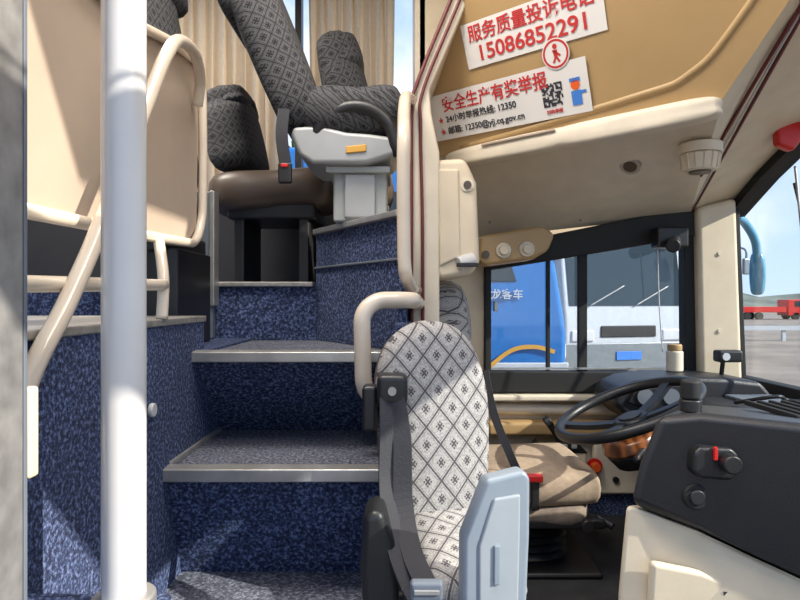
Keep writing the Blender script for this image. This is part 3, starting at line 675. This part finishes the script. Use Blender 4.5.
rot_coach('white_coach',4.0,10.6,-76,M_buswhite,M_busgrey,wb=-.10)
rot_coach('white_coach',8.2,16.5,-76,M_busgrey,M_buswhite,wb=-.3)
tr=group('red_truck'); tm=Matrix.Translation((31,46,-.58))@Matrix.Scale(.62,4)
prism('cab',tr,[(-2,-1.0),(-2,1.0),(-.5,1.0),(-.1,.1),(0,-.1),(0,-1.0)],0,2.2,M_red,.08,mw=tm); prism('cab_glass',tr,[(-1.2,.1),(-1.2,.8),(-.55,.8),(-.3,.1)],-.02,2.22,M_busglass,mw=tm)
prism('cargo_bed',tr,[(-8,-.6),(-8,.1),(-2.2,.1),(-2.2,-.6)],0,2.2,M_red,.03,mw=tm)
for x in(-1,-5.5,-7): cyl('wheel',tr,tm@Vector((x,0,-1.05)),tm@Vector((x,.4,-1.05)),.28,M_rub); cyl('wheel_far',tr,tm@Vector((x,1.8,-1.05)),tm@Vector((x,2.2,-1.05)),.28,M_rub)
def hill(nm,x0,x1,y,h,seed):
    n=40; v=[];f=[]
    for i in range(n+1):
        x=x0+(x1-x0)*i/n; hh=h*(.45+.35*math.sin(i*.37+seed)+.2*math.sin(i*1.1+seed))*math.sin(math.pi*i/n)
        v+=[(x,y-12,-1.5),(x,y,-1.5+max(.1,hh)*.9),(x,y+14,-1.5+max(.1,hh)*.7)]
    for i in range(n):
        for j in(0,1): f.append((3*i+j,3*i+j+1,3*i+j+4,3*i+j+3))
    mesh(nm,None,v,f,M_hill,None,0,True)
hill('hill',-30,150,100,8,2)
gr_=group('guard_rail')
box('rail_upper',gr_,(11,21.9,-1.1),(40,22,-.95),M_buswhite)
for i in range(12): box('rail_post',gr_,(11.5+i*2.5,21.95,-1.5),(11.62+i*2.5,22.05,-.95),M_buswhite)
def tree(x,y,h):
    g=group('roadside_tree'); tube('trunk',g,[(x,y,-1.5),(x+.1,y,-1.5+h*.3),(x,y,-1.5+h*.6)],.12,M_trunk)
    for i in range(9):
        me=bpy.data.meshes.new('crown'); bm=bmesh.new(); bmesh.ops.create_icosphere(bm,subdivisions=3,radius=h*.17)
        for vv in bm.verts: vv.co*=random.uniform(.8,1.2)
        bm.to_mesh(me); bm.free()
        link('crown',me,g,M_leaf,Matrix.Translation((x+random.uniform(-.25,.25)*h,y+random.uniform(-.2,.2)*h,-1.5+h*random.uniform(.5,.95))))
for x,y,h in((7.5,27,5),(10.5,28,6),(-3,18,7),(-6,20,8),(4,24,5.5)): tree(x,y,h)

# ============================================================ LIGHT
W=bpy.data.worlds.new('World'); S.world=W; W.use_nodes=True; N=W.node_tree.nodes; L=W.node_tree.links
bg=N['Background']; tc=N.new('ShaderNodeTexCoord'); sp_=N.new('ShaderNodeSeparateXYZ'); L.new(tc.outputs['Generated'],sp_.inputs[0])
r=N.new('ShaderNodeValToRGB'); e=r.color_ramp.elements; e[0].position=0; e[0].color=(.60,.74,.90,1); e[1].position=.5; e[1].color=(.22,.42,.80,1)
L.new(sp_.outputs[2],r.inputs['Fac'])
nz=N.new('ShaderNodeTexNoise'); nz.inputs['Scale'].default_value=4; nz.inputs['Detail'].default_value=6; L.new(tc.outputs['Generated'],nz.inputs['Vector'])
r2=N.new('ShaderNodeValToRGB'); r2.color_ramp.elements[0].position=.46; r2.color_ramp.elements[1].position=.70
L.new(nz.outputs['Fac'],r2.inputs['Fac'])
mx=N.new('ShaderNodeMix'); mx.data_type='RGBA'; L.new(r2.outputs['Color'],mx.inputs['Factor']); L.new(r.outputs['Color'],mx.inputs['A']); mx.inputs['B'].default_value=(.92,.94,.98,1)
L.new(mx.outputs['Result'],bg.inputs['Color']); bg.inputs['Strength'].default_value=1.05
sl_=bpy.data.lights.new('sun','SUN'); sl_.energy=6.0; sl_.angle=.01; sl_.color=(1,.92,.80)
so=bpy.data.objects.new('sun',sl_); COL.objects.link(so); so.rotation_euler=Vector((.75,-.30,.5)).to_track_quat('Z','Y').to_euler()
for nm,loc,en in(('interior_fill_light',(-1.2,1.9,1.46),22),('interior_fill_light',(-.3,1.2,1.46),19),('interior_fill_light',(.5,.6,1.46),10)):  # unseen area lights added below the ceiling to brighten the interior
    l=bpy.data.lights.new(nm,'AREA'); l.energy=en; l.size=.5; l.color=(1,.93,.84); o=bpy.data.objects.new(nm,l); COL.objects.link(o); o.location=loc

cam=bpy.data.cameras.new('camera'); cam.lens=27; cam.sensor_width=36; cam.clip_start=.02; cam.clip_end=500
co=bpy.data.objects.new('camera',cam); COL.objects.link(co); co.location=(0,0,0); co.rotation_euler=(math.pi/2,0,0); S.camera=co
S.view_settings.view_transform='Standard'
S.view_settings.exposure=.42
